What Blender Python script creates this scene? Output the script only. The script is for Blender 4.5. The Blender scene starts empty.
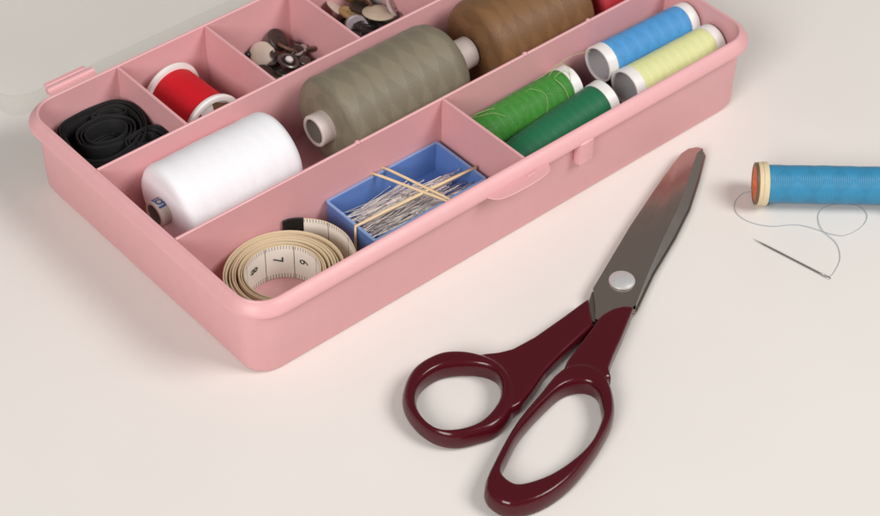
import bpy, math, random
from mathutils import Vector, Matrix
random.seed(7)
S = 0.01                      # geometry is written in centimetres, the scene is in metres
PI = math.pi
scn = bpy.context.scene
C = scn.collection

# ------------------------------------------------------------------ materials
def new_mat(name):
    m = bpy.data.materials.new(name); m.use_nodes = True
    nt = m.node_tree
    return m, nt, nt.nodes['Principled BSDF'], nt.nodes['Material Output']
def N(nt, t, **kw):
    n = nt.nodes.new(t)
    for k, v in kw.items(): setattr(n, k, v)
    return n
def math_node(nt, op, a, b=None):
    n = N(nt, 'ShaderNodeMath', operation=op)
    for i, v in enumerate((a, b)):
        if v is None: continue
        if isinstance(v, (int, float)): n.inputs[i].default_value = v
        else: nt.links.new(v, n.inputs[i])
    return n.outputs[0]
def add_bump(nt, b, height, strength=0.2, dist=0.0004):
    bp = N(nt, 'ShaderNodeBump'); bp.inputs['Strength'].default_value = strength
    bp.inputs['Distance'].default_value = dist
    nt.links.new(height, bp.inputs['Height']); nt.links.new(bp.outputs[0], b.inputs['Normal'])
def mix_col(nt, fac, c1, c2):
    n = N(nt, 'ShaderNodeMix', data_type='RGBA')
    nt.links.new(fac, n.inputs[0])
    n.inputs[6].default_value = (*c1, 1); n.inputs[7].default_value = (*c2, 1)
    return n.outputs[2]
def noise(nt, scale, detail=3, rough=.55, coord='Object', w=None):
    tc = N(nt, 'ShaderNodeTexCoord'); n = N(nt, 'ShaderNodeTexNoise')
    n.inputs['Scale'].default_value = scale; n.inputs['Detail'].default_value = detail
    n.inputs['Roughness'].default_value = rough
    nt.links.new(tc.outputs[coord], n.inputs['Vector'])
    return n.outputs['Fac']
def simple(name, col, rough=.5, metal=0, spec=.5, var=.06, nscale=300, bump=.08, sss=0, coat=0, bdist=.0003):
    m, nt, b, o = new_mat(name)
    f = noise(nt, nscale)
    c = mix_col(nt, f, tuple(x*(1-var) for x in col), tuple(min(1, x*(1+var)) for x in col))
    nt.links.new(c, b.inputs['Base Color'])
    b.inputs['Roughness'].default_value = rough; b.inputs['Metallic'].default_value = metal
    b.inputs['Specular IOR Level'].default_value = spec
    if sss:
        b.inputs['Subsurface Weight'].default_value = sss
        b.inputs['Subsurface Radius'].default_value = (.004, .0015, .0015); b.inputs['Subsurface Scale'].default_value = 1
    if coat:
        b.inputs['Coat Weight'].default_value = coat; b.inputs['Coat Roughness'].default_value = .1
    if bump: add_bump(nt, b, f, bump, bdist)
    return m
def thread_mat(name, col, pitch=.10, cross=1.3, lay=.10, sheen=.06, cross_n=2, rough=.55, bump=.4):
    """wound yarn: UV u = turns around the spool, v = centimetres along it; two crossing lays"""
    m, nt, b, o = new_mat(name)
    uv = N(nt, 'ShaderNodeUVMap'); sp = N(nt, 'ShaderNodeSeparateXYZ')
    nt.links.new(uv.outputs[0], sp.inputs[0]); u, v = sp.outputs[0], sp.outputs[1]
    nz = noise(nt, 90, 2)
    vv = math_node(nt, 'ADD', v, math_node(nt, 'MULTIPLY', nz, .12))
    def lines(sign):
        ph = math_node(nt, 'ADD', math_node(nt, 'MULTIPLY', v, 2*PI/pitch), math_node(nt, 'MULTIPLY', u, sign*2*PI*5))
        return math_node(nt, 'SINE', ph)
    a, c = lines(1), lines(-1)
    # patches where one lay covers the other; their sheen is painted as tone
    nb = noise(nt, 45, 1)
    vn = math_node(nt, 'ADD', v, math_node(nt, 'MULTIPLY', nb, cross*.45))
    ua = math_node(nt, 'MULTIPLY', math_node(nt, 'ADD', u, math_node(nt, 'MULTIPLY', nz, .04)), 2*PI*cross_n)
    va = math_node(nt, 'MULTIPLY', vn, 2*PI/cross)
    p1 = math_node(nt, 'SINE', math_node(nt, 'ADD', va, ua))
    p2 = math_node(nt, 'SINE', math_node(nt, 'SUBTRACT', va, ua))
    mask = math_node(nt, 'ADD', math_node(nt, 'MULTIPLY', math_node(nt, 'MULTIPLY', p1, p2), 3.2), .5)
    cl = N(nt, 'ShaderNodeClamp'); nt.links.new(mask, cl.inputs[0]); mask = cl.outputs[0]
    mx = N(nt, 'ShaderNodeMix', data_type='FLOAT')
    nt.links.new(mask, mx.inputs[0]); nt.links.new(a, mx.inputs[2]); nt.links.new(c, mx.inputs[3])
    fine = noise(nt, 900, 2)
    ln = math_node(nt, 'MULTIPLY', math_node(nt, 'ADD', mx.outputs[0], 1), .12)
    tone = math_node(nt, 'ADD', math_node(nt, 'ADD', math_node(nt, 'MULTIPLY', mask, .5), math_node(nt, 'MULTIPLY', fine, .36)), ln)
    colr = mix_col(nt, tone, tuple(x*(1-lay) for x in col), tuple(min(1, x*(1+lay)) for x in col))
    nt.links.new(colr, b.inputs['Base Color'])
    b.inputs['Roughness'].default_value = rough
    b.inputs['Specular IOR Level'].default_value = .35
    b.inputs['Sheen Weight'].default_value = sheen; b.inputs['Sheen Roughness'].default_value = .4
    add_bump(nt, b, mx.outputs[0], bump, .00016)
    return m

PINK = simple('pink_plastic', (.74, .388, .402), .42, var=.03, nscale=120, bump=.04, sss=.03)
# worn plastic: faint scuffs and milky patches on the box's own surface
def pink_wear():
    nt = PINK.node_tree; b = nt.nodes['Principled BSDF']
    f = noise(nt, 35, 5, .7)
    r = math_node(nt, 'ADD', math_node(nt, 'MULTIPLY', f, .3), .30)
    nt.links.new(r, b.inputs['Roughness'])
pink_wear()
TABLE = simple('table_paper', (.775, .735, .695), .62, var=.035, nscale=7, bump=.03, spec=.3)
def table_grain():
    nt = TABLE.node_tree; b = nt.nodes['Principled BSDF']
    g = noise(nt, 700, 3, .6)
    for l in list(b.inputs['Normal'].links): nt.links.remove(l)
    add_bump(nt, b, g, .06, .0002)
    r = math_node(nt, 'ADD', math_node(nt, 'MULTIPLY', noise(nt, 14, 4), .25), .45); nt.links.new(r, b.inputs['Roughness'])
table_grain()
T_WHITE = thread_mat('white_thread', (.87, .86, .89), lay=.015, sheen=.1, bump=.2)
T_GREY = thread_mat('olive_grey_thread', (.218, .187, .130), cross=1.9, lay=.15, cross_n=3, rough=.45)
T_BROWN = thread_mat('brown_thread', (.20, .10, .042), cross=1.9, lay=.17, cross_n=3, rough=.45)
T_CRIM = thread_mat('crimson_thread', (.40, .02, .03), lay=.06)
T_RED = thread_mat('red_thread', (.60, .004, .014), cross=1, lay=.03, sheen=.0)
T_BLUE = thread_mat('mid_blue_thread', (.075, .30, .62), cross=1.5, lay=.12, cross_n=2)
T_YEL = thread_mat('pale_yellow_thread', (.72, .74, .36), cross=1.0, lay=.05)
T_LGREEN = thread_mat('light_green_thread', (.048, .235, .033), cross=.9, lay=.16)
T_DGREEN = thread_mat('dark_green_thread', (.012, .145, .062), cross=1, lay=.07)
T_DARK = thread_mat('black_thread', (.012, .011, .012), cross=1, lay=.1)
T_TEAL = thread_mat('teal_thread', (.035, .235, .42), cross=2.6, lay=.12, cross_n=2, rough=.42)
CARD = simple('cardboard_core', (.50, .42, .37), .7, var=.07, nscale=150)
PALECORE = simple('pale_core_plastic', (.66, .57, .53), .5, var=.04)
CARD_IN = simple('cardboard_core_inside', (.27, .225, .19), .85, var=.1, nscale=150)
WPLAS = simple('white_plastic', (.80, .765, .745), .4, var=.02)
GREYIN = simple('grey_spool_bore', (.52, .49, .50), .6)
CREAM = simple('cream_plastic', (.72, .60, .38), .45, var=.05)
ORANGE = simple('orange_label', (.70, .15, .03), .6, var=.1, nscale=400)
BRASSY = simple('dull_brown_rim', (.16, .09, .05), .45)
INKBLUE = simple('blue_ink', (.03, .08, .28), .6)
BLACKEL = simple('black_elastic', (.0095, .0095, .010), .62, spec=.32, var=.3, nscale=900, bump=.35)
METAL = simple('blade_steel', (.60, .515, .45), .19, metal=1, var=.03, nscale=60, bump=0)
METAL_D = simple('dark_steel', (.40, .35, .31), .30, metal=1, var=.06, nscale=60, bump=.02)
GROUND = simple('ground_steel_edge', (.54, .48, .44), .40, metal=1, var=.04, nscale=200, bump=.03)
CHROME = simple('screw_nickel', (.60, .60, .60), .38, metal=.35, var=.03)
MAROON = simple('maroon_handle_plastic', (.068, .0035, .008), .17, var=.05, nscale=80, bump=.01, spec=.4)
PINSTEEL = simple('pin_steel', (.70, .64, .60), .38, metal=1, var=.05)
NEEDLE = simple('needle_steel', (.30, .26, .24), .35, metal=1)
RUBBER = simple('rubber_band_tan', (.74, .56, .33), .6, var=.08)
THREADB = simple('grey_blue_strand', (.36, .42, .46), .7)
THREADG = simple('olive_green_strand', (.44, .52, .22), .7)
THREADY = simple('grey_strand', (.33, .30, .22), .7)
INK = simple('printed_ink', (.02, .02, .02), .6)
BLACKTIP = simple('black_tape_tip', (.01, .009, .009), .5)
TAPE_BACK = simple('tape_cream_side', (.62, .50, .33), .55, var=.05, nscale=200)

def brushed(m, ang, base, amt):
    # grinding lines: noise stretched along the blade drives roughness and a faint bump
    nt = m.node_tree; b = nt.nodes['Principled BSDF']
    tc = N(nt, 'ShaderNodeTexCoord'); r1 = N(nt, 'ShaderNodeMapping'); r1.inputs['Rotation'].default_value = (0, 0, -ang)
    mp = N(nt, 'ShaderNodeMapping'); mp.inputs['Scale'].default_value = (1400, 40, 40)
    nz = N(nt, 'ShaderNodeTexNoise'); nz.inputs['Scale'].default_value = 1; nz.inputs['Detail'].default_value = 3
    nt.links.new(tc.outputs['Object'], r1.inputs[0]); nt.links.new(r1.outputs[0], mp.inputs[0]); nt.links.new(mp.outputs[0], nz.inputs['Vector'])
    big = noise(nt, 55, 4, .6)
    ro = math_node(nt, 'ADD', math_node(nt, 'ADD', math_node(nt, 'MULTIPLY', nz.outputs[0], amt), math_node(nt, 'MULTIPLY', big, .12)), base)
    nt.links.new(ro, b.inputs['Roughness'])
    add_bump(nt, b, nz.outputs[0], .10, .00004)
brushed(METAL, .41, .08, .10); brushed(GROUND, .41, .22, .12)
def worn(m, base, amt, scale):
    nt = m.node_tree; b = nt.nodes['Principled BSDF']
    f = math_node(nt, 'ADD', math_node(nt, 'MULTIPLY', noise(nt, scale, 5, .7), amt), base); nt.links.new(f, b.inputs['Roughness'])
worn(MAROON, .06, .24, 70)
def tape_mat():
    m, nt, b, o = new_mat('tape_scale_side')
    uv = N(nt, 'ShaderNodeUVMap'); sp = N(nt, 'ShaderNodeSeparateXYZ')
    nt.links.new(uv.outputs[0], sp.inputs[0]); u, v = sp.outputs[0], sp.outputs[1]
    def line(freq, half):
        f = math_node(nt, 'FRACT', math_node(nt, 'ADD', math_node(nt, 'MULTIPLY', u, freq), .44))
        d = math_node(nt, 'ABSOLUTE', math_node(nt, 'SUBTRACT', f, .5))
        return math_node(nt, 'LESS_THAN', d, half)
    edge = math_node(nt, 'GREATER_THAN', math_node(nt, 'ABSOLUTE', math_node(nt, 'SUBTRACT', v, .5)), .37)
    mm = math_node(nt, 'MULTIPLY', line(7.4, .14), edge)
    cm = line(.74, .014)
    k = math_node(nt, 'MAXIMUM', math_node(nt, 'MULTIPLY', mm, .75), cm)
    nt.links.new(mix_col(nt, k, (.72, .66, .58), (.10, .09, .085)), b.inputs['Base Color'])
    b.inputs['Roughness'].default_value = .5
    return m
TAPE = tape_mat()

def glassy(name, tint, refl=.5, rough=.12, base=.1, bcol=(.8, .8, .8)):
    """clear plastic: straight-through transmission + facing-dependent gloss + a little milkiness"""
    m, nt, b, o = new_mat(name)
    tr = N(nt, 'ShaderNodeBsdfTransparent'); tr.inputs[0].default_value = (*tint, 1)
    gl = N(nt, 'ShaderNodeBsdfGlossy'); gl.inputs['Roughness'].default_value = rough
    df = N(nt, 'ShaderNodeBsdfDiffuse'); df.inputs[0].default_value = (*bcol, 1)
    fr = N(nt, 'ShaderNodeLayerWeight')
    m1 = N(nt, 'ShaderNodeMixShader'); m1.inputs[0].default_value = base
    m2 = N(nt, 'ShaderNodeMixShader')
    nt.links.new(math_node(nt, 'ADD', math_node(nt, 'MULTIPLY', math_node(nt, 'POWER', fr.outputs['Facing'], 4), refl), .006), m2.inputs[0])
    nt.links.new(tr.outputs[0], m1.inputs[1]); nt.links.new(df.outputs[0], m1.inputs[2])
    nt.links.new(m1.outputs[0], m2.inputs[1]); nt.links.new(gl.outputs[0], m2.inputs[2])
    nt.links.new(m2.outputs[0], o.inputs['Surface']); nt.nodes.remove(b)
    return m
CLEAR = glassy('clear_lid_plastic', (1, 1, .998), .25, .15, .002, (.6, .6, .55))
CLEARRIM = glassy('clear_lid_edge_plastic', (.985, .987, .98), .5, .15, .022, (.5, .52, .46))
BLUEBOX = simple('blue_translucent_plastic', (.10, .19, .47), .28, var=.06, nscale=200, bump=.03)
BLUEEDGE = simple('pale_blue_moulded_edge', (.22, .34, .60), .35)

# ------------------------------------------------------------------ mesh helpers (cm)
class MB:
    def __init__(s): s.v = []; s.f = []; s.uv = {}; s.mi = []; s.cur = 0
    def add(s, verts, faces, uvs=None):
        o = len(s.v); s.v += [tuple(p) for p in verts]
        for i, f in enumerate(faces):
            if uvs: s.uv[len(s.f)] = uvs[i]
            s.f.append([k+o for k in f]); s.mi.append(s.cur)
        return s
    def build(s, name, mats, parent=None, smooth=35, loc=(0, 0, 0)):
        me = bpy.data.meshes.new(name)
        me.from_pydata([(x*S, y*S, z*S) for x, y, z in s.v], [], s.f)
        for m in (mats if isinstance(mats, (list, tuple)) else [mats]): me.materials.append(m)
        for p, i in zip(me.polygons, s.mi): p.material_index = i
        if s.uv:
            l = me.uv_layers.new(name='UVMap')
            for fi, us in s.uv.items():
                for li, q in zip(me.polygons[fi].loop_indices, us): l.data[li].uv = q
        me.update()
        if smooth:
            me.polygons.foreach_set('use_smooth', [True]*len(me.polygons))
            me.set_sharp_from_angle(angle=math.radians(smooth))
        o = bpy.data.objects.new(name, me); C.objects.link(o)
        if parent: o.parent = parent
        o.location = Vector(loc)*S
        return o
def fix_normals(o):
    import bmesh
    b = bmesh.new(); b.from_mesh(o.data); bmesh.ops.recalc_face_normals(b, faces=b.faces); b.to_mesh(o.data); b.free()
    return o
def loft(mb, loops, closed=True, cap0=False, cap1=False, wrap=False):
    n = len(loops[0]); vs = [p for l in loops for p in l]; fs = []
    m = len(loops)
    for i in range(m if wrap else m-1):
        a, b = i*n, ((i+1) % m)*n
        for j in range(n if closed else n-1):
            k = (j+1) % n
            fs.append([a+j, a+k, b+k, b+j])
    if cap0: fs.append(list(range(n))[::-1])
    if cap1: fs.append([(m-1)*n+j for j in range(n)])
    mb.add(vs, fs)
def rrect(x0, x1, y0, y1, r, z, n=8):
    pts = []
    for cx, cy, a0 in ((x1-r, y0+r, -PI/2), (x1-r, y1-r, 0), (x0+r, y1-r, PI/2), (x0+r, y0+r, PI)):
        for i in range(n+1):
            a = a0+PI/2*i/n; pts.append((cx+r*math.cos(a), cy+r*math.sin(a), z))
    return pts
def box(mb, x0, x1, y0, y1, z0, z1, b=.03):
    """box with small chamfers"""
    L = []
    for z, i in ((z0, b), (z0+b, 0), (z1-b, 0), (z1, b)):
        L.append(rrect(x0+i, x1-i, y0+i, y1-i, b*1.2, z, 2))
    loft(mb, L, cap0=True, cap1=True)
def tube(mb, path, r, n=6, closed=False, caps=True, rz=None):
    P = [Vector(p) for p in path]; m = len(P); loops = []
    up = Vector((0, 0, 1)); prev = None
    for i in range(m):
        t = (P[(i+1) % m]-P[i-1]) if closed else (P[min(i+1, m-1)]-P[max(i-1, 0)])
        t.normalize()
        if prev is None:
            a = t.cross(up)
            if a.length < .05: a = t.cross(Vector((1, 0, 0)))
        else: a = prev - t*prev.dot(t)
        a.normalize(); prev = a; b = a.cross(t)
        rr = r[i] if isinstance(r, (list, tuple)) else r
        loops.append([tuple(P[i]+a*rr*math.cos(2*PI*k/n)+b*(rz or rr)*math.sin(2*PI*k/n)) for k in range(n)])
    loft(mb, loops, wrap=closed, cap0=caps and not closed, cap1=caps and not closed)
def spline(pts, per=8, closed=False):
    P = [Vector(p) for p in pts]; n = len(P); out = []
    rng = range(n) if closed else range(n-1)
    for i in rng:
        g = (lambda k: P[k % n]) if closed else (lambda k: P[max(0, min(n-1, k))])
        a, b, c, d = g(i-1), g(i), g(i+1), g(i+2)
        for k in range(per):
            t = k/per
            out.append(.5*((2*b)+(c-a)*t+(2*a-5*b+4*c-d)*t*t+(3*b-a-3*c+d)*t**3))
    if not closed: out.append(P[-1])
    return out
def lathe(mb, prof, n=48, axis='X', cx=0, cy=0, cz=0, cap=True, wob=0):
    """prof: (along, radius). UV: u = turn, v = length along the profile in cm"""
    vs, fs, us = [], [], []; L = 0; Ls = [0]
    for i in range(1, len(prof)):
        L += math.dist(prof[i], prof[i-1]); Ls.append(L)
    for ip, (a, r0_) in enumerate(prof):
        for k in range(n):
            t = 2*PI*k/n
            r = r0_+wob*(math.sin(3*t+ip*1.3)*.5+math.sin(5*t-ip*2.2)*.35+math.sin(2*t+ip*.45)*.6) if wob else r0_
            p, q = r*math.cos(t), r*math.sin(t)
            vs.append((a+cx, p+cy, q+cz) if axis == 'X' else (p+cx, q+cy, a+cz))
    for i in range(len(prof)-1):
        for k in range(n):
            j = (k+1) % n
            fs.append([i*n+k, (i+1)*n+k, (i+1)*n+j, i*n+j] if axis == 'X' else [i*n+k, i*n+j, (i+1)*n+j, (i+1)*n+k])
            q = [(k/n, Ls[i]), (k/n, Ls[i+1]), ((k+1)/n, Ls[i+1]), ((k+1)/n, Ls[i])]
            us.append(q if axis == 'X' else [q[0], q[3], q[2], q[1]])
    if cap:
        for i in (0, len(prof)-1):
            if prof[i][1] > 1e-4:
                fs.append([i*n+k for k in range(n)]); us.append([(0, 0)]*n)
    mb.add(vs, fs, us)
def ribbon(mb, path, z0, z1, th, zf=None, uv0=0):
    """standing band: 2-D path, from z0 to z1, thickness th; UV on faces (u cm along, v 0..1)"""
    P = [Vector((p[0], p[1])) for p in path]; m = len(P); loops = []; Ls = [uv0]
    for i in range(1, m): Ls.append(Ls[-1]+(P[i]-P[i-1]).length)
    e = th*.3
    for i in range(m):
        t = P[min(i+1, m-1)]-P[max(i-1, 0)]; t.normalize(); nn = Vector((-t.y, t.x))*th/2
        a, b = z0, z1
        if zf: a, b = zf(i/(m-1))
        p = P[i]
        loops.append([(p.x-nn.x, p.y-nn.y, a), (p.x+nn.x, p.y+nn.y, a), (p.x+nn.x, p.y+nn.y, b-e),
                      (p.x+nn.x*.5, p.y+nn.y*.5, b), (p.x-nn.x*.5, p.y-nn.y*.5, b), (p.x-nn.x, p.y-nn.y, b-e)])
    vs = [q for l in loops for q in l]; fs = []; us = []
    V = [0, 0, .97, 1, 1, .97]
    for i in range(m-1):
        for j in range(6):
            k = (j+1) % 6
            fs.append([i*6+j, i*6+k, (i+1)*6+k, (i+1)*6+j])
            us.append([(Ls[i], V[j]), (Ls[i], V[k]), (Ls[i+1], V[k]), (Ls[i+1], V[j])])
    fs += [[5, 4, 3, 2, 1, 0], [(m-1)*6+j for j in range(6)]]; us += [[(0, 0)]*6]*2
    base = len(mb.f); mb.add(vs, fs, us)
    return base
def prism(mb, poly, z0, z1, b=.04):
    """rounded prism: chamfer by shrinking the outline towards its edge normals"""
    P = [Vector(p) for p in poly]; n = len(P)
    area = sum(P[i].x*P[(i+1) % n].y-P[(i+1) % n].x*P[i].y for i in range(n))
    if area < 0: P = P[::-1]
    def inset(d):
        out = []
        for i in range(n):
            e1 = (P[i]-P[i-1]).normalized(); e2 = (P[(i+1) % n]-P[i]).normalized()
            n1 = Vector((-e1.y, e1.x)); n2 = Vector((-e2.y, e2.x)); k = n1+n2
            k = k/max(.35, k.dot(k)/2) if k.length > 1e-6 else n1
            out.append(P[i]+k*d)
        return out
    L = [[(p.x, p.y, z) for p in inset(i)] for z, i in ((z0, b), (z0+b, 0), (z1-b, 0), (z1, b))]
    loft(mb, L, cap0=True, cap1=True)

# ------------------------------------------------------------------ tagging
def tag(o, label, cat, group=None, kind=None):
    if label: o['label'] = label
    if cat: o['category'] = cat
    if group: o['group'] = group
    if kind: o['kind'] = kind
    return o
def thing(name, label, cat, loc=(0, 0, 0), rotz=0, group=None):
    o = bpy.data.objects.new(name, None); C.objects.link(o)
    o.empty_display_size = .01
    o.location = Vector(loc)*S; o.rotation_euler = (0, 0, rotz)
    return tag(o, label, cat, group)
def orient(o, p0, p1, drop=0, spin=0):
    """local X along p0->p1 (cm), origin at the middle, lowered by drop along local Z"""
    a, b = Vector(p0), Vector(p1); x = (b-a).normalized()
    y = Vector((0, 0, 1)).cross(x).normalized(); z = x.cross(y)
    M = Matrix((x, y, z)).transposed()
    o.location = ((a+b)/2 - z*drop)*S
    o.rotation_euler = (M @ Matrix.Rotation(spin, 3, 'X')).to_euler() if spin else M.to_euler()

# ------------------------------------------------------------------ table
mb = MB(); mb.add([(-150, -110, 0), (190, -110, 0), (190, 180, 0), (-150, 180, 0)], [[0, 1, 2, 3]])
t = mb.build('table_top', TABLE, smooth=0); tag(t, 'pale cream table surface under the sewing things', 'table top', kind='structure')

# ------------------------------------------------------------------ the pink box
W, D, H = 30.0, 17.28, 4.41
FL = .35
bx = thing('sewing_box', 'open pink plastic compartment box with clear lid folded back behind it', 'sewing box')
mb = MB()
d = .04
loft(mb, [rrect(d+.22, W-d-.22, d+.22, D-d-.22, 1.0, 0.0), rrect(d+.05, W-d-.05, d+.05, D-d-.05, 1.15, .06),
          rrect(-d, W+d, -d, D+d, 1.25, .3), rrect(-.15, W+.15, -.15, D+.15, 1.4, 3.95),
          rrect(-.15, W+.15, -.15, D+.15, 1.4, H-.05), rrect(-.11, W+.11, -.11, D+.11, 1.36, H),
          rrect(-.04, W+.04, -.04, D+.04, 1.29, H), rrect(0, W, 0, D, 1.25, H-.05),
          rrect(.1, W-.1, .1, D-.1, 1.15, FL+.25), rrect(.18, W-.18, .18, D-.18, 1.07, FL+.06),
          rrect(.32, W-.32, .32, D-.32, .93, FL)], cap0=True, cap1=True)
mb.build('shell', PINK, bx)
mb = MB()     # flange
def fl(o, z, r=1.85): return rrect(-o, W+o, -o, D+o, r, z, 10)
loft(mb, [fl(.13, 4.36, 1.38), fl(.2, 4.32, 1.46), fl(.33, 4.2, 1.6), fl(.50, 3.98, 1.75), fl(.535, 3.9, 1.8), fl(.535, 3.80, 1.8), fl(.50, 3.76, 1.77),
          fl(.44, 3.78, 1.7), fl(.40, 3.9, 1.66), fl(.13, 3.93, 1.38)])
mb.build('rim', PINK, bx)
def divider(x0, x1, y0, y1, top=H-.03, nubs=()):
    mb = MB(); b = .05
    L = []
    for z, i in ((FL-.05, -.05), (FL+.6, 0), (top-.04, 0), (top, .04)):
        dx, dy = (i, 0) if x1-x0 < y1-y0 else (0, i)
        L.append([(x0+dx, y0+dy, z), (x1-dx, y0+dy, z), (x1-dx, y1-dy, z), (x0+dx, y1-dy, z)])
    loft(mb, L, cap0=True, cap1=True)
    for nx, ny in nubs:
        lathe(mb, [(top-.02, .14), (top+.04, .12), (top+.085, .06), (top+.09, 0)], 10, 'Z', nx, ny, 0, cap=False)
    return mb.build('divider', PINK, bx)
Y1, Y2 = 5.67, 11.67
t_ = .075
divider(.02, W-.02, Y1-t_, Y1+t_, nubs=((10.1, Y1), (20.4, Y1), (24.6, Y1)))
divider(.02, W-.02, Y2-t_, Y2+t_)
for x in (4.95, 10.04, 15.16, 20.2, 25.2): divider(x-t_, x+t_, Y2+t_+.002, D-.02)
divider(15.18-t_, 15.18+t_, .02, Y1-t_-.002)
# hinge knuckles on the back rim
def hinge(x0, x1):
    mb = MB()
    box(mb, x0, x1, D+.1, D+.62, 4.08, 4.24, .04)
    tube(mb, [(x0, D+.72, 4.22), (x1, D+.72, 4.22)], .17, 12)
    box(mb, x0+.05, x1-.25, D+.86, D+1.12, 4.3, 4.42, .04)
    return mb.build('hinge', PINK, bx)
hinge(1.45, 4.0); hinge(26.0, 28.55)
# lid: thin clear tray, folded back and sloping down to the table
def make_lid():
    mb = MB(); x0, x1 = -.3, W+.3; yA, yB = D+.92, D+18.2; zA, zB = 3.15, .12
    def q(o, h, r):
        P = []
        for x, y, _ in rrect(x0+o, x1-o, yA+o, yB-o, r, 0, 6):
            k = (y-yA)/(yB-yA); P.append((x, y, zA+(zB-zA)*k+h))
        return P
    loft(mb, [q(.06, 0, 1.2), q(.0, .08, 1.25), q(.12, .16, 1.15), q(.22, .1, 1.05)], cap0=True, cap1=True)
    lid = mb.build('lid', CLEAR, bx)
    mb = MB(); loft(mb, [q(.0, .1, 1.25), q(-.05, 1.2, 1.3), q(.07, 1.2, 1.2), q(.11, .17, 1.15)], wrap=True)
    mb.build('lid_rim', CLEARRIM, lid)
    return lid
ld = make_lid(); ld['label'] = 'clear see-through plastic lid folded back'
# clasp tongue on the front rim
mb = MB()
pl = spline([(12.45, -.45, 0), (12.75, -.92, 0), (13.4, -1.1, 0), (14.4, -1.14, 0), (15.3, -1.1, 0), (15.95, -.92, 0), (16.25, -.45, 0)], 5)
prism(mb, [(p.x, p.y) for p in pl], 3.80, 3.86, .025)
box(mb, 14.8, 15.4, -.66, -.58, 3.84, 3.9, .02)
mb.build('clasp', PINK, bx)
mb2 = MB(); box(mb2, 18.15, 19.1, -.60, -.12, 2.5, 3.95, .14); mb2.build('clasp_stop', PINK, bx)

# ------------------------------------------------------------------ big cones / tubes of thread in the middle row
def core_profile(x0, x1, r, ri):
    return [(x0+.9, ri*.95), (x0+.05, ri), (x0, ri+.03), (x0, r-.04), (x0+.05, r), (x1-.05, r), (x1, r-.04), (x1, ri+.03), (x1-.05, ri), (x1-.9, ri*.95)]
def big_spool(name, label, mat, p0, p1, r, b0, b1, core_r=.72, core_r1=None, shoulder=.5, core_mat=CARD, sag=.0, sh0=None):
    """p0,p1: ends of the core; b0,b1: where the thread begins and ends from p0"""
    L = math.dist(p0, p1); h = L/2
    root = thing(name, label, 'thread spool'); orient(root, p0, p1, r)
    x0, x1 = -h+b0, -h+b1; s0 = sh0 or shoulder
    prof = [(x0-.0, core_r-.02), (x0+.02, r-s0*1.25), (x0+s0*.3, r-s0*.55), (x0+s0*.75, r-s0*.16), (x0+s0*1.3, r)]
    nn = 22
    for i in range(1, nn):
        x = x0+s0*1.3+(x1-x0-shoulder*1.3-s0*1.3)*i/nn
        prof.append((x, r+.004*math.sin(i*1.7)-sag*(i/nn)))
    prof += [(x1-shoulder*1.3, r-sag), (x1-shoulder*.75, r-shoulder*.16-sag), (x1-shoulder*.3, r-shoulder*.55-sag), (x1-.02, r-shoulder*1.25-sag), (x1, core_r-.02)]
    mb = MB(); lathe(mb, prof, 72, 'X', 0, 0, r, cap=False, wob=.016); mb.build('thread', mat, root, smooth=60)
    mb = MB(); pr = core_profile(-h, h, core_r, core_r*.76); lathe(mb, pr[1:], 40, 'X', 0, 0, r, cap=False)
    c = mb.build('core', core_mat, root)
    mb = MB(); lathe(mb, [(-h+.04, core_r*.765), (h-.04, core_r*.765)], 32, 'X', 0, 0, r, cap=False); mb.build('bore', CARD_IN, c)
    return root
ws = big_spool('thread_cone', 'big white spool of thread lying next to the tape measure compartment', T_WHITE, (1.30, 9.38, 2.45), (8.4, 9.38, 2.45), 2.1, .55, 7.1, .66, shoulder=.36)
gs = big_spool('thread_cone', 'big olive grey spool with pale core ends between the white and brown spools', T_GREY, (10.15, 9.03, 2.85), (19.85, 9.03, 2.85), 2.33, .72, 8.3, .80, shoulder=.75, sh0=.32, core_mat=PALECORE)
bs = big_spool('thread_cone', 'big brown spool of thread behind the olive grey spool', T_BROWN, (20.0, 8.9, 2.9), (26.6, 8.9, 2.9), 2.42, .0, 6.35, .42, shoulder=.5)
rd = big_spool('thread_cone', 'crimson spool mostly hidden at the far end beyond the brown spool', T_CRIM, (27.1, 8.6, 2.3), (29.7, 8.6, 2.3), 1.75, .05, 2.55, .5, shoulder=.3)

def text_mesh(body, size, name='t'):
    cu = bpy.data.curves.new(name, 'FONT'); cu.body = body; cu.size = size; cu.align_x = 'CENTER'; cu.align_y = 'CENTER'; cu.resolution_u = 3
    o = bpy.data.objects.new(name, cu); C.objects.link(o)
    dg = bpy.context.evaluated_depsgraph_get(); me = bpy.data.meshes.new_from_object(o.evaluated_get(dg))
    vs = [tuple(v.co) for v in me.vertices]; fs = [list(p.vertices) for p in me.polygons]
    bpy.data.objects.remove(o); bpy.data.curves.remove(cu); bpy.data.meshes.remove(me)
    return vs, fs
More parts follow.
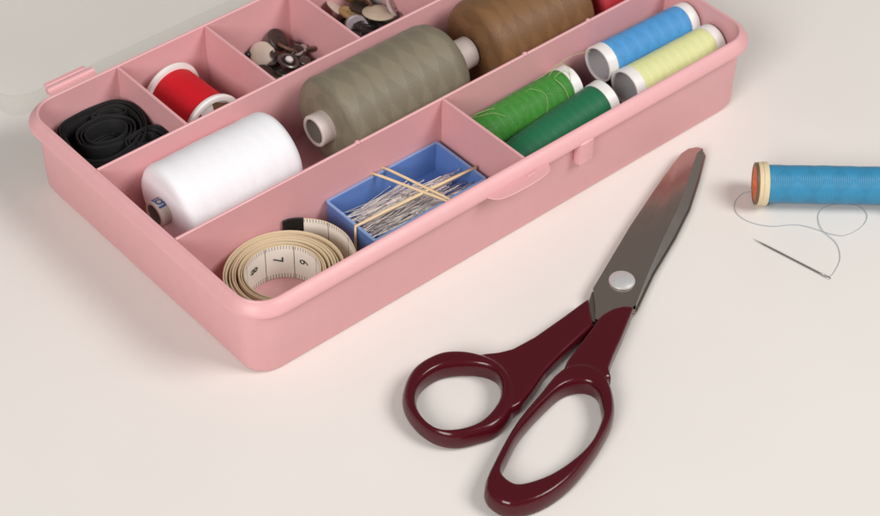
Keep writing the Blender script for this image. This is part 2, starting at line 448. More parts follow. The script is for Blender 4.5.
# blue printing wrapped round the white spool's core
core = [c for c in ws.children if c.name.startswith('core')][0]
mb = MB(); R = .668; h = 7.1/2
def wrap(a, x): return (x, -R*math.sin(a), 2.1+R*math.cos(a))
for a0, a1, xa, xb in ((-.52, -.36, -h+.12, -h+.5), (.42, .58, -h+.12, -h+.5), (-.36, -.1, -h+.12, -h+.2), (.2, .42, -h+.42, -h+.5)):
    k = 5; vs = [wrap(a0+(a1-a0)*i/k, x) for i in range(k+1) for x in (xa, xb)]
    mb.add(vs, [[2*i, 2*i+1, 2*i+3, 2*i+2] for i in range(k)])
for i in range(14):
    a0, a1 = 2*PI*i/14, 2*PI*(i+1)/14
    f = lambda a, r: wrap(.05+r*math.cos(a)/R, -h+.31+r*math.sin(a)*.95)
    mb.add([f(a0, .19), f(a1, .19), f(a1, .11), f(a0, .11)], [[0, 1, 2, 3]])
mb.build('printed_mark', INKBLUE, core, smooth=0)
# strand lying round the grey spool's far core end
mb = MB(); L = 9.7/2
tube(mb, [(L-.95+.06*math.sin(2*a), (.83+.02*math.sin(3*a))*math.cos(a), 2.33+(.83+.02*math.sin(3*a))*math.sin(a)) for a in [2*PI*i/28 for i in range(28)]], .022, 5, closed=True)
mb.build('loose_strand', THREADY, gs)

# ------------------------------------------------------------------ small tube spools in the front compartment
def small_spool(label, mat, p0, p1, r=.97, ring=.55, shape=None, dark=False, group=None, ring0=None):
    L = math.dist(p0, p1); h = L/2
    root = thing('thread_spool', label, 'thread spool', group=group); orient(root, p0, p1, r)
    rt = r*.985 if not dark else r
    r0 = ring if ring0 is None else ring0
    prof = [(-h+r0-.02, r*.92), (-h+r0, rt*.985)]
    nn = 18
    for i in range(nn+1):
        u = i/nn; bump = shape(u) if shape else 1
        prof.append((-h+r0+.05+(L-ring-r0-.1)*u, rt*bump*(1+.002*math.sin(i*2.1))))
    prof += [(h-ring, rt*.985), (h-ring+.02, r*.92)]
    mb = MB(); lathe(mb, prof, 48, 'X', 0, 0, r, cap=False, wob=.008); mb.build('thread', mat, root, smooth=60)
    for s in (-1, 1):
        mb = MB(); rg = ring if s > 0 else r0
        pr = [(s*(h-.9), r*.84), (s*(h-.03), r*.88), (s*h, r*.90), (s*h, r*.97), (s*(h-.04), r), (s*(h-rg), r), (s*(h-rg-.02), r*.9)]
        lathe(mb, pr, 44, 'X', 0, 0, r, cap=False); e = mb.build('end_ring', WPLAS if not dark else T_DARK, root)
        fix_normals(e)
        mb = MB(); lathe(mb, [(s*(h-.07), r*.832), (s*(h-2.6), r*.82), (s*(h-2.61), 0)], 36, 'X', 0, 0, r, cap=False)
        mb.build('bore', GREYIN, e)
    return root
small_spool('blue spool of thread next to the pale yellow spool', T_BLUE, (23.9, 4.15, 2.9), (29.88, 3.85, 2.98), .95)
small_spool('pale yellow spool of thread along the front wall of the box', T_YEL, (23.75, 2.1, 2.72), (29.75, 2.0, 2.72), .97)
lg = small_spool('bright green spool with loose strands on its thread', T_LGREEN, (15.5, 4.4, 2.2), (22.25, 4.3, 2.5), .98, shape=lambda u: 1-.06*max(0, .2-u)/.2, ring0=.06)
small_spool('dark green spool lying between the bright green spool and front wall', T_DGREEN, (15.9, 2.25, 1.75), (22.75, 2.35, 2.5), 1.02, shape=lambda u: 1-.16*(max(0, .3-u)/.3)**2, ring0=.06)
for y in (3.95, 2.3):
    small_spool('black spool hidden under the four small coloured spools', T_DARK, (21.6, y, FL+.73), (28.2, y, FL+.73), .72, dark=True, group='black spools under the coloured ones')
# fuzzy loose strands on the bright green spool
FUZZ = simple('light_green_fuzz', (.11, .34, .07), .8)
mb = MB(); L = 6.76/2
rr = random.Random(3)
for k in range(26):
    a0 = rr.uniform(-.9, 1.4); x = rr.uniform(-L+.5, L-1.6); pts = []
    for i in range(7):
        a = a0+i*rr.uniform(.03, .08)*(1 if k % 2 else -1); q = .99+.015*math.sin(i*1.9+k)
        pts.append((x+i*rr.uniform(.05, .22), -q*math.sin(a), .98+q*math.cos(a)))
    tube(mb, spline(pts, 4), .008, 4)
mb.cur = 1
def arc_over(x0, x1, a, hgt, y=0):
    pts = [(x0+(x1-x0)*u, -1.02*math.sin(a+.25*u)-y*u, .98+1.02*math.cos(a+.25*u)+hgt*math.sin(PI*u)) for u in [i/6 for i in range(7)]]
    tube(mb, spline(pts, 4), .013, 5)
arc_over(L-1.25, L-.1, -.2, .45); arc_over(L-1.2, L-.35, .1, .3); arc_over(L-.9, L+1.5, -.5, .3, 0.0); arc_over(-L+.0, -L+2.0, -.35, .16)
tube(mb, spline([(L-1.2, -.2, 2.0), (L-1.1, -.75, 1.75), (L-1.0, -1.04, 1.0), (L-1.1, -1.02, .7)], 5), .016, 5)
tube(mb, spline([(-L+.1, .55, 1.85), (-L+.5, .35, 2.02), (-L+1.1, .1, 2.03), (-L+1.7, -.15, 2.02), (-L+2.1, -.55, 1.86)], 6), .011, 5)
tube(mb, spline([(L-1.9, .5, 1.86), (L-1.5, .25, 2.15), (L-.95, .1, 2.5), (L-.5, .05, 2.42), (L-.3, -.1, 2.1), (L-.55, -.6, 1.78)], 6), .011, 5)
tube(mb, spline([(L-2.6, .1, 2.0), (L-2.2, -.45, 1.9), (L-2.25, -.85, 1.5), (L-2.5, -1.02, .95)], 6), .010, 5)
mb.build('loose_strand', [FUZZ, THREADG], lg)

# ------------------------------------------------------------------ red spool with white flanges
rs = thing('thread_spool', 'red spool of thread with white round flanges in the back row', 'thread spool')
rp0, rp1 = (7.45, 13.2, 2.02), (7.35, 16.75, 2.02)
orient(rs, rp0, rp1, 1.62)
h = math.dist(rp0, rp1)/2
mb = MB(); lathe(mb, [(-h+.3, .9), (-h+.3, 1.36)]+[(-h+.3+(2*h-.6)*i/12, 1.38+.002*math.sin(i*2)) for i in range(13)]+[(h-.3, 1.36), (h-.3, .9)], 56, 'X', 0, 0, 1.62, cap=False)
mb.build('thread', T_RED, rs, smooth=60)
for s in (-1, 1):
    mb = MB()
    lathe(mb, [(s*(h-.32), .6), (s*(h-.32), 1.45), (s*(h-.28), 1.58), (s*(h-.12), 1.62), (s*(h-.02), 1.56), (s*h, 1.46), (s*(h-.02), 1.33), (s*(h-.14), 1.24), (s*(h-.14), .62), (s*h, .55), (s*h, .42), (s*(h-.3), .38), (s*(h-.31), .0)], 56, 'X', 0, 0, 1.62, cap=False)
    e = fix_normals(mb.build('flange', WPLAS, rs))
    for k in range(4):
        a = k*PI/2+.5
        m2 = MB(); c_, s_ = math.cos(a), math.sin(a)
        pr = []
        for rad, wd in ((.72, .28), (1.18, .62)):
            for sg in (-1, 1): pr.append((rad*c_-sg*wd*s_, rad*s_+sg*wd*c_))
        x = s*(h-.13)
        m2.add([(x, p[0], 1.62+p[1]) for p in (pr[0], pr[1], pr[3], pr[2])], [[0, 1, 2, 3]])
        m2.build('flange_hole', BRASSY, e, smooth=0)

# ------------------------------------------------------------------ black elastic
def elastic():
    mb = MB()
    Q = [(.45, 15.2), (.6, 13.7), (1.6, 12.95), (3.0, 13.15), (4.15, 13.95), (4.7, 15.1), (4.75, 16.2), (4.3, 16.9), (3.2, 17.1), (2.0, 17.1), (.95, 16.8)]
    I = [(1.65, 15.2), (1.8, 14.75), (2.3, 14.45), (2.9, 14.35), (3.4, 14.55), (3.72, 15.0), (3.65, 15.45), (3.3, 15.8), (2.8, 15.95), (2.2, 15.9), (1.8, 15.65)]
    SQ = spline([(*p, 0) for p in Q], 7, closed=True); SI = spline([(*p, 0) for p in I], 7, closed=True); m = len(SQ)
    def at(k, lam):
        a, b = SQ[k % m], SI[k % m]; return a+(b-a)*lam
    T = 4; n = T*m
    path = [at(k, .33*k/n+.012*math.sin(k*.31)) for k in range(n+1)]
    ribbon(mb, path, 0, 1, .085, zf=lambda u: (.45, 3.02+.10*math.sin(u*17)+.04*math.sin(u*71)-.05*u))
    ci = Vector((2.68, 15.15, 0))
    def scaled(P, sc_, z0, z1, c=ci, th=.1, ph=0, dz=.05):
        c = Vector(c)
        L = [c+(p-c)*(sc_*(1-.04*i/len(P))) for i, p in enumerate(P+[P[0]])]
        ribbon(mb, L, z0, z1, th, zf=lambda u: (z0, z1+dz*math.sin(u*2*PI+ph)))
    for k, (f, z) in enumerate(((1.0, 3.0), (1.2, 2.9), (1.4, 2.99))): scaled(SI, f, .45, z, ph=k)
    F = spline([(2.75, 16.5, 0), (3.5, 16.62, 0), (4.2, 16.35, 0), (4.42, 15.9, 0), (4.0, 15.85, 0), (3.3, 16.2, 0)], 8, closed=True)
    fc = (3.6, 16.25, 0)
    for k, (f, z) in enumerate(((1.0, 3.0), (.70, 2.96))): scaled(F, f, .45, z, fc, .08, k)
    G = spline([(2.95, 13.95, 0), (4.0, 14.15, 0), (4.62, 13.95, 0), (4.8, 13.4, 0), (4.7, 12.95, 0), (3.75, 12.95, 0), (2.9, 13.15, 0)], 8, closed=True)
    gc = (3.9, 13.55, 0)
    for k, (f, z) in enumerate(((1.0, 3.05), (.86, 3.0), (.55, 2.98))): scaled(G, f, .45, z, gc, .09, k)
    # lower folds the coil rests on
    for k in range(6): scaled(SQ, 1-.15*k, FL, 1.9+.08*k, (2.6, 15.1, 0), .16)
    o = mb.build('elastic_band', BLACKEL, smooth=50)
    return tag(o, 'coiled black elastic band in the corner compartment', 'elastic')
elastic()

# ------------------------------------------------------------------ buttons and snaps
BT = {
    'cream': simple('button_cream', (.56, .47, .39), .35, var=.16, nscale=120), 'pearl': simple('button_pearl', (.50, .42, .40), .3, var=.12, nscale=150),
    'dark': simple('button_dark_brown', (.045, .03, .025), .35, var=.3), 'black': simple('button_black', (.012, .010, .010), .3, var=.2),
    'brown': simple('button_brown', (.16, .085, .055), .35, var=.3, nscale=200), 'ochre': simple('button_ochre', (.36, .235, .10), .35, var=.15, nscale=150),
    'lilac': simple('button_grey_lilac', (.30, .25, .27), .35, var=.1), 'white': simple('button_white', (.80, .77, .73), .35),
    'green': simple('button_olive_green', (.075, .085, .055), .4, var=.2), 'gunmetal': simple('snap_gunmetal', (.16, .145, .135), .35, metal=.8),
    'marble': simple('button_marbled', (.52, .44, .33), .3, var=.35, nscale=90)}
HOLE = simple('button_hole', (.02, .015, .013), .8)
def button(mat, label, pos, r=.6, tilt=(0, 0), th=.2, holes=4, group=None, name='button', dome=False):
    root = thing(name, label, 'button' if name == 'button' else 'snap fastener', pos, random.uniform(0, 3), group)
    root.rotation_euler = (tilt[0], tilt[1], random.uniform(0, 3))
    mb = MB()
    if dome: prof = [(0, 0), (0, r*.9), (th*.25, r), (th*.6, r*.93), (th*.95, r*.6), (th*1.1, r*.25), (th*1.13, 0)]
    else: prof = [(0, 0), (0, r*.88), (th*.3, r), (th*.75, r*.98), (th, r*.88), (th*.96, r*.76), (th*.7, r*.66), (th*.66, 0)]
    lathe(mb, prof, 30, 'Z', 0, 0, 0, cap=False); mb.build('button_disc', BT[mat], root)
    if holes and not dome:
        for k in range(holes):
            a = 2*PI*k/holes+.4; m2 = MB(); lathe(m2, [(th*.68, r*.09), (th*.70, r*.08), (th*.705, 0)], 8, 'Z', r*.24*math.cos(a), r*.24*math.sin(a), 0, cap=False)
            m2.build('button_hole', HOLE, root)
    return root
rb = random.Random(21)
SC = 'dark buttons heaped in the small compartment'
# middle small compartment (pile rises towards its back right corner)
button('cream', 'cream button tilted against the divider of the small compartment', (12.75, 16.5, 1.8), .64, (.35, -.5), .11, 0, dome=True)
button('dark', 'dark brown button standing on edge behind the cream button', (13.85, 16.75, 1.95), .62, (.75, .3), .16)
button('brown', 'reddish brown button leaning behind the snap fastener', (14.0, 16.1, 1.7), .6, (.5, .5), .16)
sn = button('gunmetal', 'round gunmetal snap fastener with a white centre', (13.4, 15.25, 1.7), .58, (.25, -.2), .16, 0, name='snap_fastener')
mb = MB(); lathe(mb, [(.1, .2), (.22, .2), (.28, .14), (.3, 0)], 16, 'Z', cap=False); mb.build('snap_stud', BT['white'], sn)
mb = MB(); lathe(mb, [(.1, .34), (.17, .33), (.17, .25), (.1, .24)], 24, 'Z', cap=False); mb.build('snap_ring', BT['black'], sn)
button('green', 'olive green button lying right of the snap fastener', (14.1, 14.5, 1.35), .68, (.1, .1), .18)
button('green', 'olive green button lying left of the snap fastener', (12.4, 15.3, 1.3), .66, (-.1, .05), .18)
button('white', 'small white button beside the olive green button', (14.75, 14.3, 1.6), .3, (.2, .2), .14, 2)
button('black', 'tiny black button left of the cream button', (12.05, 16.8, 1.9), .18, (.6, -.5), .14, 0, dome=True)
button('pearl', 'greyish pink button half under the reddish brown button', (14.5, 15.75, 1.55), .45, (.2, .3), .14)
button('brown', 'small brown button leaning on the compartment wall', (14.85, 15.2, 1.75), .3, (.2, 1.0), .12, 2)
rb = random.Random(11)
for i in range(38):
    x, y = rb.uniform(10.9, 14.5), rb.uniform(13.0, 16.6); z = FL+.02+.16*(i//5)
    button(('dark', 'green', 'brown', 'dark')[i % 4], 'dark button deep in the heap of the small middle compartment', (x, y, z), rb.choice((.42, .5, .56)), (rb.uniform(-.35, .35), rb.uniform(-.35, .35)), .16, 4, SC)
for i, (bx_, by_, bz_, br_) in enumerate(((13.95, 15.75, 1.75, .24), (13.2, 16.1, 1.75, .26), (14.2, 14.95, 1.55, .3), (13.75, 14.6, 1.5, .24), (12.9, 15.75, 1.6, .3), (14.6, 16.2, 1.75, .3), (12.75, 14.9, 1.5, .3))):
    button(('gunmetal', 'dark', 'gunmetal', 'black')[i % 4], 'small dark metal snap half jumbled among the buttons of the small compartment', (bx_, by_, bz_), br_, (rb.uniform(-.6, .6), rb.uniform(-.6, .6)), .1, 0, 'small metal snap halves', name='snap_fastener')
# next compartment, fuller
button('cream', 'cream oval button tilted up beside the divider corner', (17.55, 16.7, 2.25), .55, (.4, -.55), .1, 0, dome=True)
button('ochre', 'ochre button lying behind the grey lilac button', (18.0, 16.05, 1.95), .68, (.35, -.15), .2, 4)
button('lilac', 'grey lilac button in the near corner of its compartment', (17.65, 15.1, 1.95), .62, (.45, -.2), .18, 4)
button('marble', 'large marbled cream button resting on the back divider', (19.05, 15.05, 2.15), .85, (.15, -.05), .12, 0, dome=True)
button('white', 'white button seen edge on among dark buttons', (20.15, 15.9, 2.2), .75, (1.2, .75), .16, 2)
button('brown', 'brown button standing on edge beside the white edge on button', (19.1, 16.35, 2.2), .68, (1.0, .6), .16, 4)
button('ochre', 'ochre rimmed button standing on edge among black buttons', (18.85, 16.75, 2.2), .62, (1.0, .75), .14, 4)
button('pearl', 'pinkish pearl button leaning on the pink wall', (20.0, 14.9, 2.1), .72, (.7, .5), .18, 2)
button('pearl', 'pinkish pearl button farthest back among the black buttons', (20.4, 16.6, 2.2), .7, (.6, .6), .18, 2)
for i in range(46):
    x, y = rb.uniform(15.9, 19.5), rb.uniform(12.6, 16.6); z = FL+.02+.2*(i // 5)
    button(('black', 'dark', 'black', 'black')[i % 4], 'black button in the heap of the fuller button compartment', (x, y, min(z, 1.95)), .6, (rb.uniform(-.25, .25), rb.uniform(-.25, .25)), .18, 4, 'black buttons heaped in the back compartment')

# ------------------------------------------------------------------ tape measure
tm = thing('tape_measure', 'coiled cream tape measure with a black end tip in the front compartment', 'tape measure')
TZ0, TZ1 = FL+.01, 2.28
cx, cy = 3.62, 2.90
path = []
TURN = 8.1
n = int(TURN*48)
for i in range(n+1):
    th = 2*PI*i/48; k = i/n
    # the turns bunch into three groups with gaps between them on the far left, tight at the right
    r = 1.62+.128*(th/(2*PI))
    a = -1.9+th
    g = .03*math.sin(th/(2*PI)*2.1)*(1-math.cos(th-PI))/2
    a = -1.9+th
    for tg in (3.1, 6.3):
        q_ = min(1, max(0, th/(2*PI)-tg)/.25); r += .13*q_*(.5+.5*math.cos(a-.5))
    path.append((cx+(r+g)*math.cos(a), cy+(r+g)*math.sin(a)*(.98-.05*k), 0))
# leave the coil at the near side and swing round to the tip
last = path[-1]
mb = MB()
base = ribbon(mb, path, 0, 0, .085, zf=lambda u: (TZ0+.02*math.sin(u*40), TZ1-.10*u+.05*math.sin(u*23)+.03*math.sin(u*61)))
# inner face of the coil carries the printed scale, the other faces are plain cream
for i in range(n):
    for j in range(6): mb.mi[base+i*6+j] = 0 if (j == 1 and i < 52) else 1
tape = mb.build('tape', [TAPE, TAPE_BACK], tm, smooth=40)
mb = MB()
tail = spline([(5.6, .75, 0), (6.5, 1.3, 0), (7.0, 2.1, 0), (7.3, 3.2, 0), (7.1, 4.3, 0), (6.5, 5.05, 0), (5.95, 5.42, 0)], 8)
b2 = ribbon(mb, tail, TZ0, TZ1-.1, .05, zf=lambda u: (TZ0, TZ1-.12+.1*u))
for i in range(len(tail)-1):
    for j in range(6): mb.mi[b2+i*6+j] = 0 if j in (1,) else 1
mb.build('tape_end', [TAPE, TAPE_BACK], tm, smooth=40)
mb = MB(); ribbon(mb, spline([(6.45, 5.09, 0), (6.2, 5.28, 0), (5.85, 5.46, 0), (5.6, 5.5, 0)], 4), TZ0-.0, TZ1+.01, .09); mb.build('end_tip', BLACKTIP, tm)
# numerals printed on the visible inner face
def numeral(txt, ang, rad, zc, size):
    vs, fs = text_mesh(txt, size)
    mb = MB(); out = []
    for x, y, z in vs:
        u, w = y, -x                    # turned a quarter: the top of the figure points right along the tape
        a = ang-u/rad
        out.append((cx+rad*math.cos(a), cy+rad*math.sin(a)*.98, zc+w))
    mb.add(out, fs); o = mb.build('numeral', INK, tape, smooth=0); return o
NUM = [('8', 1.90), ('7', 1.10), ('6', .34)]
for tx, a in NUM:
    numeral(tx, a, 1.60, 1.50, .66)

# ------------------------------------------------------------------ pin box
px0, px1, py0, py1, pz0, pz1 = 8.05, 14.75, 1.95, 5.52, FL, 2.08
pb = thing('pin_box', 'open blue plastic box full of steel pins with rubber bands round it', 'pin box', ((px0+px1)/2, (py0+py1)/2, pz0))
w2, d2, hh = (px1-px0)/2, (py1-py0)/2, pz1-pz0
mb = MB()
def rr_(o, z, r): return rrect(-w2+o, w2-o, -d2+o, d2-o, r, z, 3)
loft(mb, [rr_(.05, 0, .1), rr_(.03, .05, .12), rr_(0, hh-.02, .14), rr_(.02, hh, .13), rr_(.11, hh, .06), rr_(.13, hh-.03, .06), rr_(.16, .16, .05)], cap0=True, cap1=True)
tr = mb.build('tray', BLUEBOX, pb)
mb = MB(); loft(mb, [rr_(-.012, hh-.06, .15), rr_(-.012, hh+.012, .15), rr_(.115, hh+.012, .06), rr_(.115, hh-.06, .06)], wrap=True)
mb.build('tray_edge', BLUEEDGE, tr)
def pin_mesh():
    mb = MB()
    lathe(mb, [(-1.45, 0), (-1.2, .013), (1.4, .016), (1.4, .03), (1.45, .036), (1.5, .024), (1.51, 0)], 6, 'X', cap=False)
    o = mb.build('pin', PINSTEEL, smooth=60); return o
p0 = pin_mesh(); rp = random.Random(5)
first = True
NP = 300
for i in range(NP):
    o = p0 if first else p0.copy()
    if not first: C.objects.link(o)
    first = False
    q = i/NP
    x = rp.uniform(9.7, 13.1); ang = rp.gauss(-.03, .11)
    if i % 4 == 0: ang = rp.gauss(.13, .05); x = rp.uniform(9.7, 11.2)
    c = 1.5*abs(math.sin(ang))
    y = rp.uniform(py0+.22, 5.1-.5*max(0, x-10.4))
    y = min(max(y, py0+.25+c), py1-.25-c); x = min(max(x, px0+1.75), px1-1.75)
    hy = 1-.5*max(0, (y-3.4)/1.8)
    z = FL+.35+1.12*hy*q**.5
    ty = rp.gauss(0, .05)
    z = max(z, FL+.22+1.5*abs(math.sin(ty)))
    o.location = Vector((x, y, min(z, 1.9)))*S; o.rotation_euler = (0, ty, ang+(PI if rp.random() < .5 else 0))
    tag(o, 'steel pin in the heap inside the blue pin box', 'pin', 'pins in the blue box')
def band_loop(mb, pts, r=.055):
    tube(mb, spline(pts, 6, closed=True), r, 6, closed=True, rz=None)
e = .07
def rect_band(axis, a0, a1, skew, r=.06, sag=0):
    """closed loop round the pin box: axis 'x' runs lengthwise"""
    P = []
    T, B = pz1+e, FL-.0+.02
    if axis == 'x':
        xs = (px0-e, px1+e)
        for k in range(9):
            u = k/8; P.append((xs[0]+(xs[1]-xs[0])*u, a0+(a1-a0)*u, T-sag*math.sin(PI*u)))
        P += [(xs[1], a1, 1.2), (xs[1], a1, B+.12)]
        for k in range(5): u = k/4; P.append((xs[1]-.02+(xs[0]-xs[1])*u, a1+(a0-a1)*u, B))
        P += [(xs[0], a0, B+.12), (xs[0], a0, 1.2)]
    else:
        ys = (py1+e*.6, py0-e)
        for k in range(9):
            u = k/8; P.append((a0+(a1-a0)*u, ys[0]+(ys[1]-ys[0])*u, T+.06-sag*math.sin(PI*u)))
        P += [(a1, ys[1], 1.2), (a1, ys[1], B+.12)]
        for k in range(5): u = k/4; P.append((a1+(a0-a1)*u, ys[1]+(ys[0]-ys[1])*u, B))
        P += [(a0, ys[0], B+.12), (a0, ys[0], 1.2)]
    return P
mb = MB(); tube(mb, rect_band('x', 3.25, 2.85, 0), .075, 6, closed=True)
tag(mb.build('rubber_band', RUBBER, smooth=60), 'tan rubber band stretched lengthwise round the blue pin box', 'rubber band')
mb = MB(); tube(mb, rect_band('y', 10.85, 12.2, 0), .075, 6, closed=True); tube(mb, rect_band('y', 11.5, 12.38, 0), .07, 6, closed=True)
tag(mb.build('rubber_band', RUBBER, smooth=60), 'tan rubber band doubled crosswise round the blue pin box', 'rubber band')

# ------------------------------------------------------------------ scissors
sc = thing('scissors', 'big dressmaking scissors with dark red handles lying closed on the table', 'scissors')
PV = Vector((15.88, -5.94))
def zdrop(x, y): return -.006*max(0, (Vector((x, y))-PV).length-1)
def blade(outline, bev, z0, z1, mat, name='blade'):
    """outline starts at the notch and runs to the tip (left edge), back along the right edge; bev = ground bevel line"""
    mb = MB()
    top = [(x, y, z1+zdrop(x, y)) for x, y in outline]; bot = [(x, y, z0+zdrop(x, y)) for x, y in outline]
    n = len(top); mb.add(top+bot, [[n+i for i in range(n)][::-1]])
    return mb, top, bot
UL = [(14.56, -5.45), (18.77, -3.54), (22.46, -2.04), (24.4, -1.36)]
UT = [(24.9, -1.33), (25.3, -1.5), (25.45, -1.75)]
UR = [(25.3, -2.02), (23.73, -3.11), (21.89, -4.28), (19.88, -5.29), (17.35, -6.39), (15.18, -7.52)]
UB = [(14.2, -7.6), (13.5, -7.4), (13.3, -6.9), (13.75, -6.45)]
BV = [(24.95, -1.85), (23.45, -2.80), (21.55, -3.98), (19.55, -5.02), (17.3, -6.25), (15.3, -7.42)]
def z3(p, z): return (p[0], p[1], z+zdrop(*p))
def make_upper():
    mb = MB(); z0, z1, ze = .43, .60, .47
    L = UL+UT
    ring_top = L+BV+UB                                  # flat face outline
    n = len(ring_top)
    mb.add([z3(p, z1) for p in ring_top], [list(range(n))])
    # bevel strip from BV (z1) to UR (ze)
    k = len(BV)
    mb.cur = 1
    mb.add([z3(p, z1) for p in BV]+[z3(p, ze) for p in UR], [[i, k+i, k+i+1, i+1] for i in range(k-1)])
    mb.cur = 0
    # joins at the tip and the heel
    mb.add([z3(UT[-1], z1), z3(UR[0], ze), z3(BV[0], z1)], [[0, 1, 2]])
    full = L+UR+UB; m = len(full)
    def zt(i): return ze if len(L) <= i < len(L)+len(UR) else z1
    mb.add([z3(p, zt(i)) for i, p in enumerate(full)]+[z3(p, z0) for p in full],
           [[i, m+i, m+(i+1) % m, (i+1) % m] for i in range(m)]+[[m+i for i in range(m)][::-1]])
    o = mb.build('blade', [METAL, GROUND], sc, smooth=0); o['label'] = 'wide upper steel blade'
    return o
make_upper()
def make_lower():
    mb = MB()
    off = Vector((.04, -.09))
    P = [(14.05, -5.75), (14.45, -5.48)]+[(p[0]+.1, p[1]-.35) for p in UL[1:]]+[(p[0]+off.x, p[1]+off.y) for p in UT+UR]+[(14.75, -7.72), (13.4, -7.35), (13.2, -6.6)]
    # slim ricasso that shows left of the upper blade's heel
    n = len(P)
    L0 = [z3(p, .24) for p in P]; L1 = [z3(p, .40) for p in P]
    mb.add(L0+L1, [list(range(n))[::-1], [n+i for i in range(n)]]+[[i, (i+1) % n, n+(i+1) % n, n+i] for i in range(n)])
    o = mb.build('blade', METAL_D, sc, smooth=0); o['label'] = 'lower steel blade showing along one edge'
    fix_normals(o)
make_lower()
mb = MB(); lathe(mb, [(.59, .58), (.64, .60), (.70, .57), (.755, .46), (.79, .25), (.80, 0)], 36, 'Z', PV.x, PV.y, 0, cap=False)
mb.build('pivot_screw', CHROME, sc)
def polar(ctrl, c, n=80):
    P = spline([(x, y, 0) for x, y in ctrl], 14, closed=True); m = len(P); out = []
    for k in range(n):
        a = 2*PI*k/n; dx, dy = math.cos(a), math.sin(a); best = 0
        for i in range(m):
            p, q = P[i], P[(i+1) % m]
            ax, ay, bx_, by_ = p.x-c[0], p.y-c[1], q.x-c[0], q.y-c[1]
            sa, sb = dx*ay-dy*ax, dx*by_-dy*bx_
            if sa*sb <= 0 and abs(sa-sb) > 1e-9:
                t_ = sa/(sa-sb); r_ = (ax+(bx_-ax)*t_)*dx+(ay+(by_-ay)*t_)*dy
                best = max(best, r_)
        out.append((a, best))
    return out
def handle(outer, hole, cen, shank, z0s, z1s, label):
    mb = MB()
    O, I = polar(outer, cen), polar(hole, cen)
    def lp(PR, d, z): return [(cen[0]+(r_+d)*math.cos(a), cen[1]+(r_+d)*math.sin(a), z) for a, r_ in PR]
    loft(mb, [lp(O, -.16, .04), lp(O, -.03, .16), lp(O, 0, .45), lp(O, -.04, .75), lp(O, -.14, .93), lp(O, -.25, 1.01),
              lp(I, .18, 1.01), lp(I, .1, .93), lp(I, .02, .75), lp(I, 0, .5), lp(I, .03, .16), lp(I, .12, .04)], wrap=True)
    o = fix_normals(mb.build('handle', MAROON, sc, smooth=0))
    mb = MB(); prism(mb, shank, z0s, z1s, .1); o2 = fix_normals(mb.build('tmp', MAROON, None, smooth=0))
    import bmesh
    b = bmesh.new(); b.from_mesh(o.data); b.from_mesh(o2.data); b.to_mesh(o.data); b.free()
    bpy.data.objects.remove(o2)
    r = o.modifiers.new('r', 'REMESH'); r.mode = 'VOXEL'; r.voxel_size = .00055
    s = o.modifiers.new('s', 'SMOOTH'); s.factor = .5; s.iterations = 14
    bpy.context.view_layer.update()
    dg = bpy.context.evaluated_depsgraph_get()
    me = bpy.data.meshes.new_from_object(o.evaluated_get(dg)); o.modifiers.clear(); o.data = me
    me.polygons.foreach_set('use_smooth', [True]*len(me.polygons))
    o['label'] = label
    return o
outL = [(3.75, -5.05), (5.03, -4.2), (6.43, -4.19), (7.36, -4.77), (7.95, -5.7), (8.1, -6.7), (7.7, -7.8), (6.8, -8.7), (5.65, -9.08), (4.75, -8.9), (3.75, -8.4), (3.22, -7.5), (3.22, -6.2)]
holL = [(4.3, -5.4), (5.0, -5.05), (5.9, -5.02), (6.74, -5.45), (7.42, -6.15), (7.55, -6.9), (6.95, -7.7), (6.2, -8.13), (5.2, -8.35), (4.3, -8.12), (3.67, -7.6), (3.55, -6.85), (3.78, -6.05)]
handle(outL, holL, (5.55, -6.7),
       [(13.83, -5.91), (12.2, -6.05), (10.31, -6.16), (9.1, -6.08), (8.5, -5.85), (7.8, -5.4), (7.75, -6.2), (7.75, -7.1), (7.0, -8.0), (6.3, -8.72), (7.2, -8.72), (8.2, -8.4), (9.3, -7.98), (10.55, -7.68), (12.79, -7.28)],
       .12, .90, 'round dark red finger loop')
outR = [(2.9, -11.2), (4.09, -10.42), (6.26, -9.36), (8.22, -8.78), (9.93, -8.37), (10.95, -8.9), (11.05, -10.0), (10.0, -11.5), (8.4, -12.4), (6.2, -13.12), (4.45, -13.22), (3.2, -12.8), (2.75, -12.1)]
holR = [(4.15, -10.9), (4.98, -10.42), (6.18, -9.85), (8.06, -9.35), (9.23, -9.2), (10.0, -9.55), (10.2, -10.2), (9.7, -10.98), (9.22, -11.49), (8.05, -12.1), (6.83, -12.36), (5.42, -12.38), (4.2, -12.0), (3.98, -11.43)]
handle(outR, holR, (6.9, -10.95),
       [(13.42, -7.08), (14.1, -7.12), (14.6, -7.3), (14.93, -7.66), (13.2, -8.64), (12.2, -9.17), (11.5, -9.6), (11.15, -10.1), (10.7, -9.7), (10.0, -9.0), (9.8, -8.5), (10.4, -8.15), (12.7, -7.36)],
       .15, .95, 'long dark red finger loop')

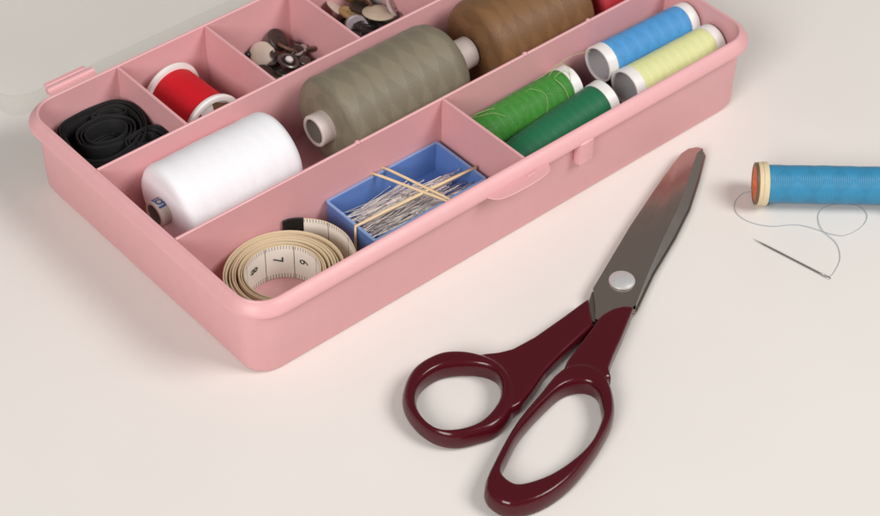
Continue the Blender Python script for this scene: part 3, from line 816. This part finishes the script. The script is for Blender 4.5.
# ------------------------------------------------------------------ teal spool, loose thread and needle on the table
ts = thing('thread_spool', 'teal blue spool with cream and orange end lying alone on the table', 'thread spool')
A0 = Vector((24.98, -5.50, 1.04)); dr = Vector((29.45-25.09, -9.45+5.59, 0)).normalized(); LEN = 7.4
orient(ts, A0, A0+dr*LEN, 1.04); h = LEN/2
prof = [(-h+.62, .8), (-h+.62, .90)]+[(-h+.65+(LEN-1.3)*i/26, .90+.003*math.sin(i*1.3)) for i in range(27)]+[(h-.62, .90), (h-.62, .8)]
mb = MB(); lathe(mb, prof, 60, 'X', 0, 0, 1.04, cap=False, wob=.008); mb.build('thread', T_TEAL, ts, smooth=60)
for s in (-1, 1):
    mb = MB(); lathe(mb, [(s*(h-.60), .8), (s*(h-.60), 1.0), (s*(h-.55), 1.04), (s*(h-.36), 1.04), (s*(h-.32), 1.0), (s*(h-.30), 1.02), (s*(h-.16), 1.02), (s*(h-.12), .98), (s*(h-.12), .5)], 48, 'X', 0, 0, 1.04, cap=False)
    e_ = fix_normals(mb.build('end_flange', CREAM, ts))
    mb = MB(); lathe(mb, [(s*(h-.14), .99), (s*(h-.02), 1.0), (s*h, .97), (s*h, .86), (s*(h-.03), .84)], 48, 'X', 0, 0, 1.04, cap=False); fix_normals(mb.build('end_rim', BRASSY, e_))
    mb = MB(); lathe(mb, [(s*(h-.025), .85), (s*(h-.02), .3), (s*(h-.06), .28), (s*(h-.3), .26), (s*(h-.3), 0)], 40, 'X', 0, 0, 1.04, cap=False); fix_normals(mb.build('end_label', ORANGE, e_))
lt = [(25.35, -5.35, .5), (25.15, -5.12, .16), (24.91, -4.93, .05), (24.23, -5.11, .03), (23.74, -5.64, .03), (23.71, -6.44, .03), (24.24, -7.34, .03), (25.37, -8.19, .03), (26.09, -9.53-.15, .03), (26.61, -10.06, .03), (27.54, -10.11, .03), (28.31, -9.75, .03), (28.48, -9.06, .03), (27.93, -8.41, .03), (27.19, -8.07, .03), (26.49, -8.31, .03), (25.89, -9.09, .05), (25.71, -10.11, .03), (25.07, -10.91, .03), (24.15, -11.35, .03), (23.72, -11.43, .06)]
mb = MB(); tube(mb, spline(lt, 10), .015, 5)
tag(mb.build('loose_thread', THREADB, smooth=60), 'thin grey blue thread looping on the table from teal spool to needle', 'thread')
nd = thing('sewing_needle', 'steel sewing needle lying on the table below the teal spool', 'needle')
n0, n1 = Vector((22.95, -7.35, .05)), Vector((23.68, -11.55, .05))
orient(nd, n0, n1, .04); hl = (n1-n0).length/2
mb = MB(); lathe(mb, [(-hl, 0), (-hl+.7, .03), (-hl+1.3, .036), (hl-.6, .036), (hl-.45, .038), (hl-.42, .02)], 8, 'X', 0, 0, .045, cap=False)
for sg in (-1, 1):
    tube(mb, spline([(hl-.47, sg*.02, .045), (hl-.38, sg*.045, .045), (hl-.22, sg*.05, .045), (hl-.08, sg*.035, .045), (hl, 0, .045)], 4), .02, 5)
mb.build('needle_shaft', NEEDLE, nd, smooth=60)

# ------------------------------------------------------------------ camera
rx, rz, ry = 8.23114540e-01, -7.21681537e-01, 1.54441669e-02
cpos = Vector((-34.3109701, -50.5916402, 63.6655603))
cam = bpy.data.objects.new('camera', bpy.data.cameras.new('camera')); C.objects.link(cam)
Rm = Matrix.Rotation(rz, 4, 'Z') @ Matrix.Rotation(rx, 4, 'X') @ Matrix.Rotation(ry, 4, 'Z')
cam.matrix_world = Matrix.Translation(cpos*S) @ Rm
cam.data.sensor_width = 36; cam.data.lens = 2044.66*36/880
cam.data.clip_start = .01; cam.data.clip_end = 50
cam.data.dof.use_dof = True; cam.data.dof.focus_distance = .905; cam.data.dof.aperture_fstop = 16
scn.camera = cam

# ------------------------------------------------------------------ light
w = bpy.data.worlds.new('World'); scn.world = w; w.use_nodes = True
bg = w.node_tree.nodes['Background']; bg.inputs[0].default_value = (1, .965, .93, 1); bg.inputs[1].default_value = .19
def area(name, loc, target, size, power, col):
    l = bpy.data.lights.new(name, 'AREA'); l.energy = power; l.size = size; l.color = col
    o = bpy.data.objects.new(name, l); C.objects.link(o); o.location = Vector(loc)*S
    o.rotation_euler = (Vector(target)-Vector(loc)).to_track_quat('-Z', 'Y').to_euler()
    return o
area('key_softbox', (93, -118, 152), (13, 6, 0), .85, 28.2, (1, .982, .965))
area('fill_softbox', (-138, -62, 112), (13, 8, 0), .8, 26.0, (1, .982, .965))

scn.view_settings.view_transform = 'Standard'; scn.view_settings.look = 'None'
scn.view_settings.exposure = 0; scn.view_settings.gamma = 1
scn.cycles.use_denoising = True
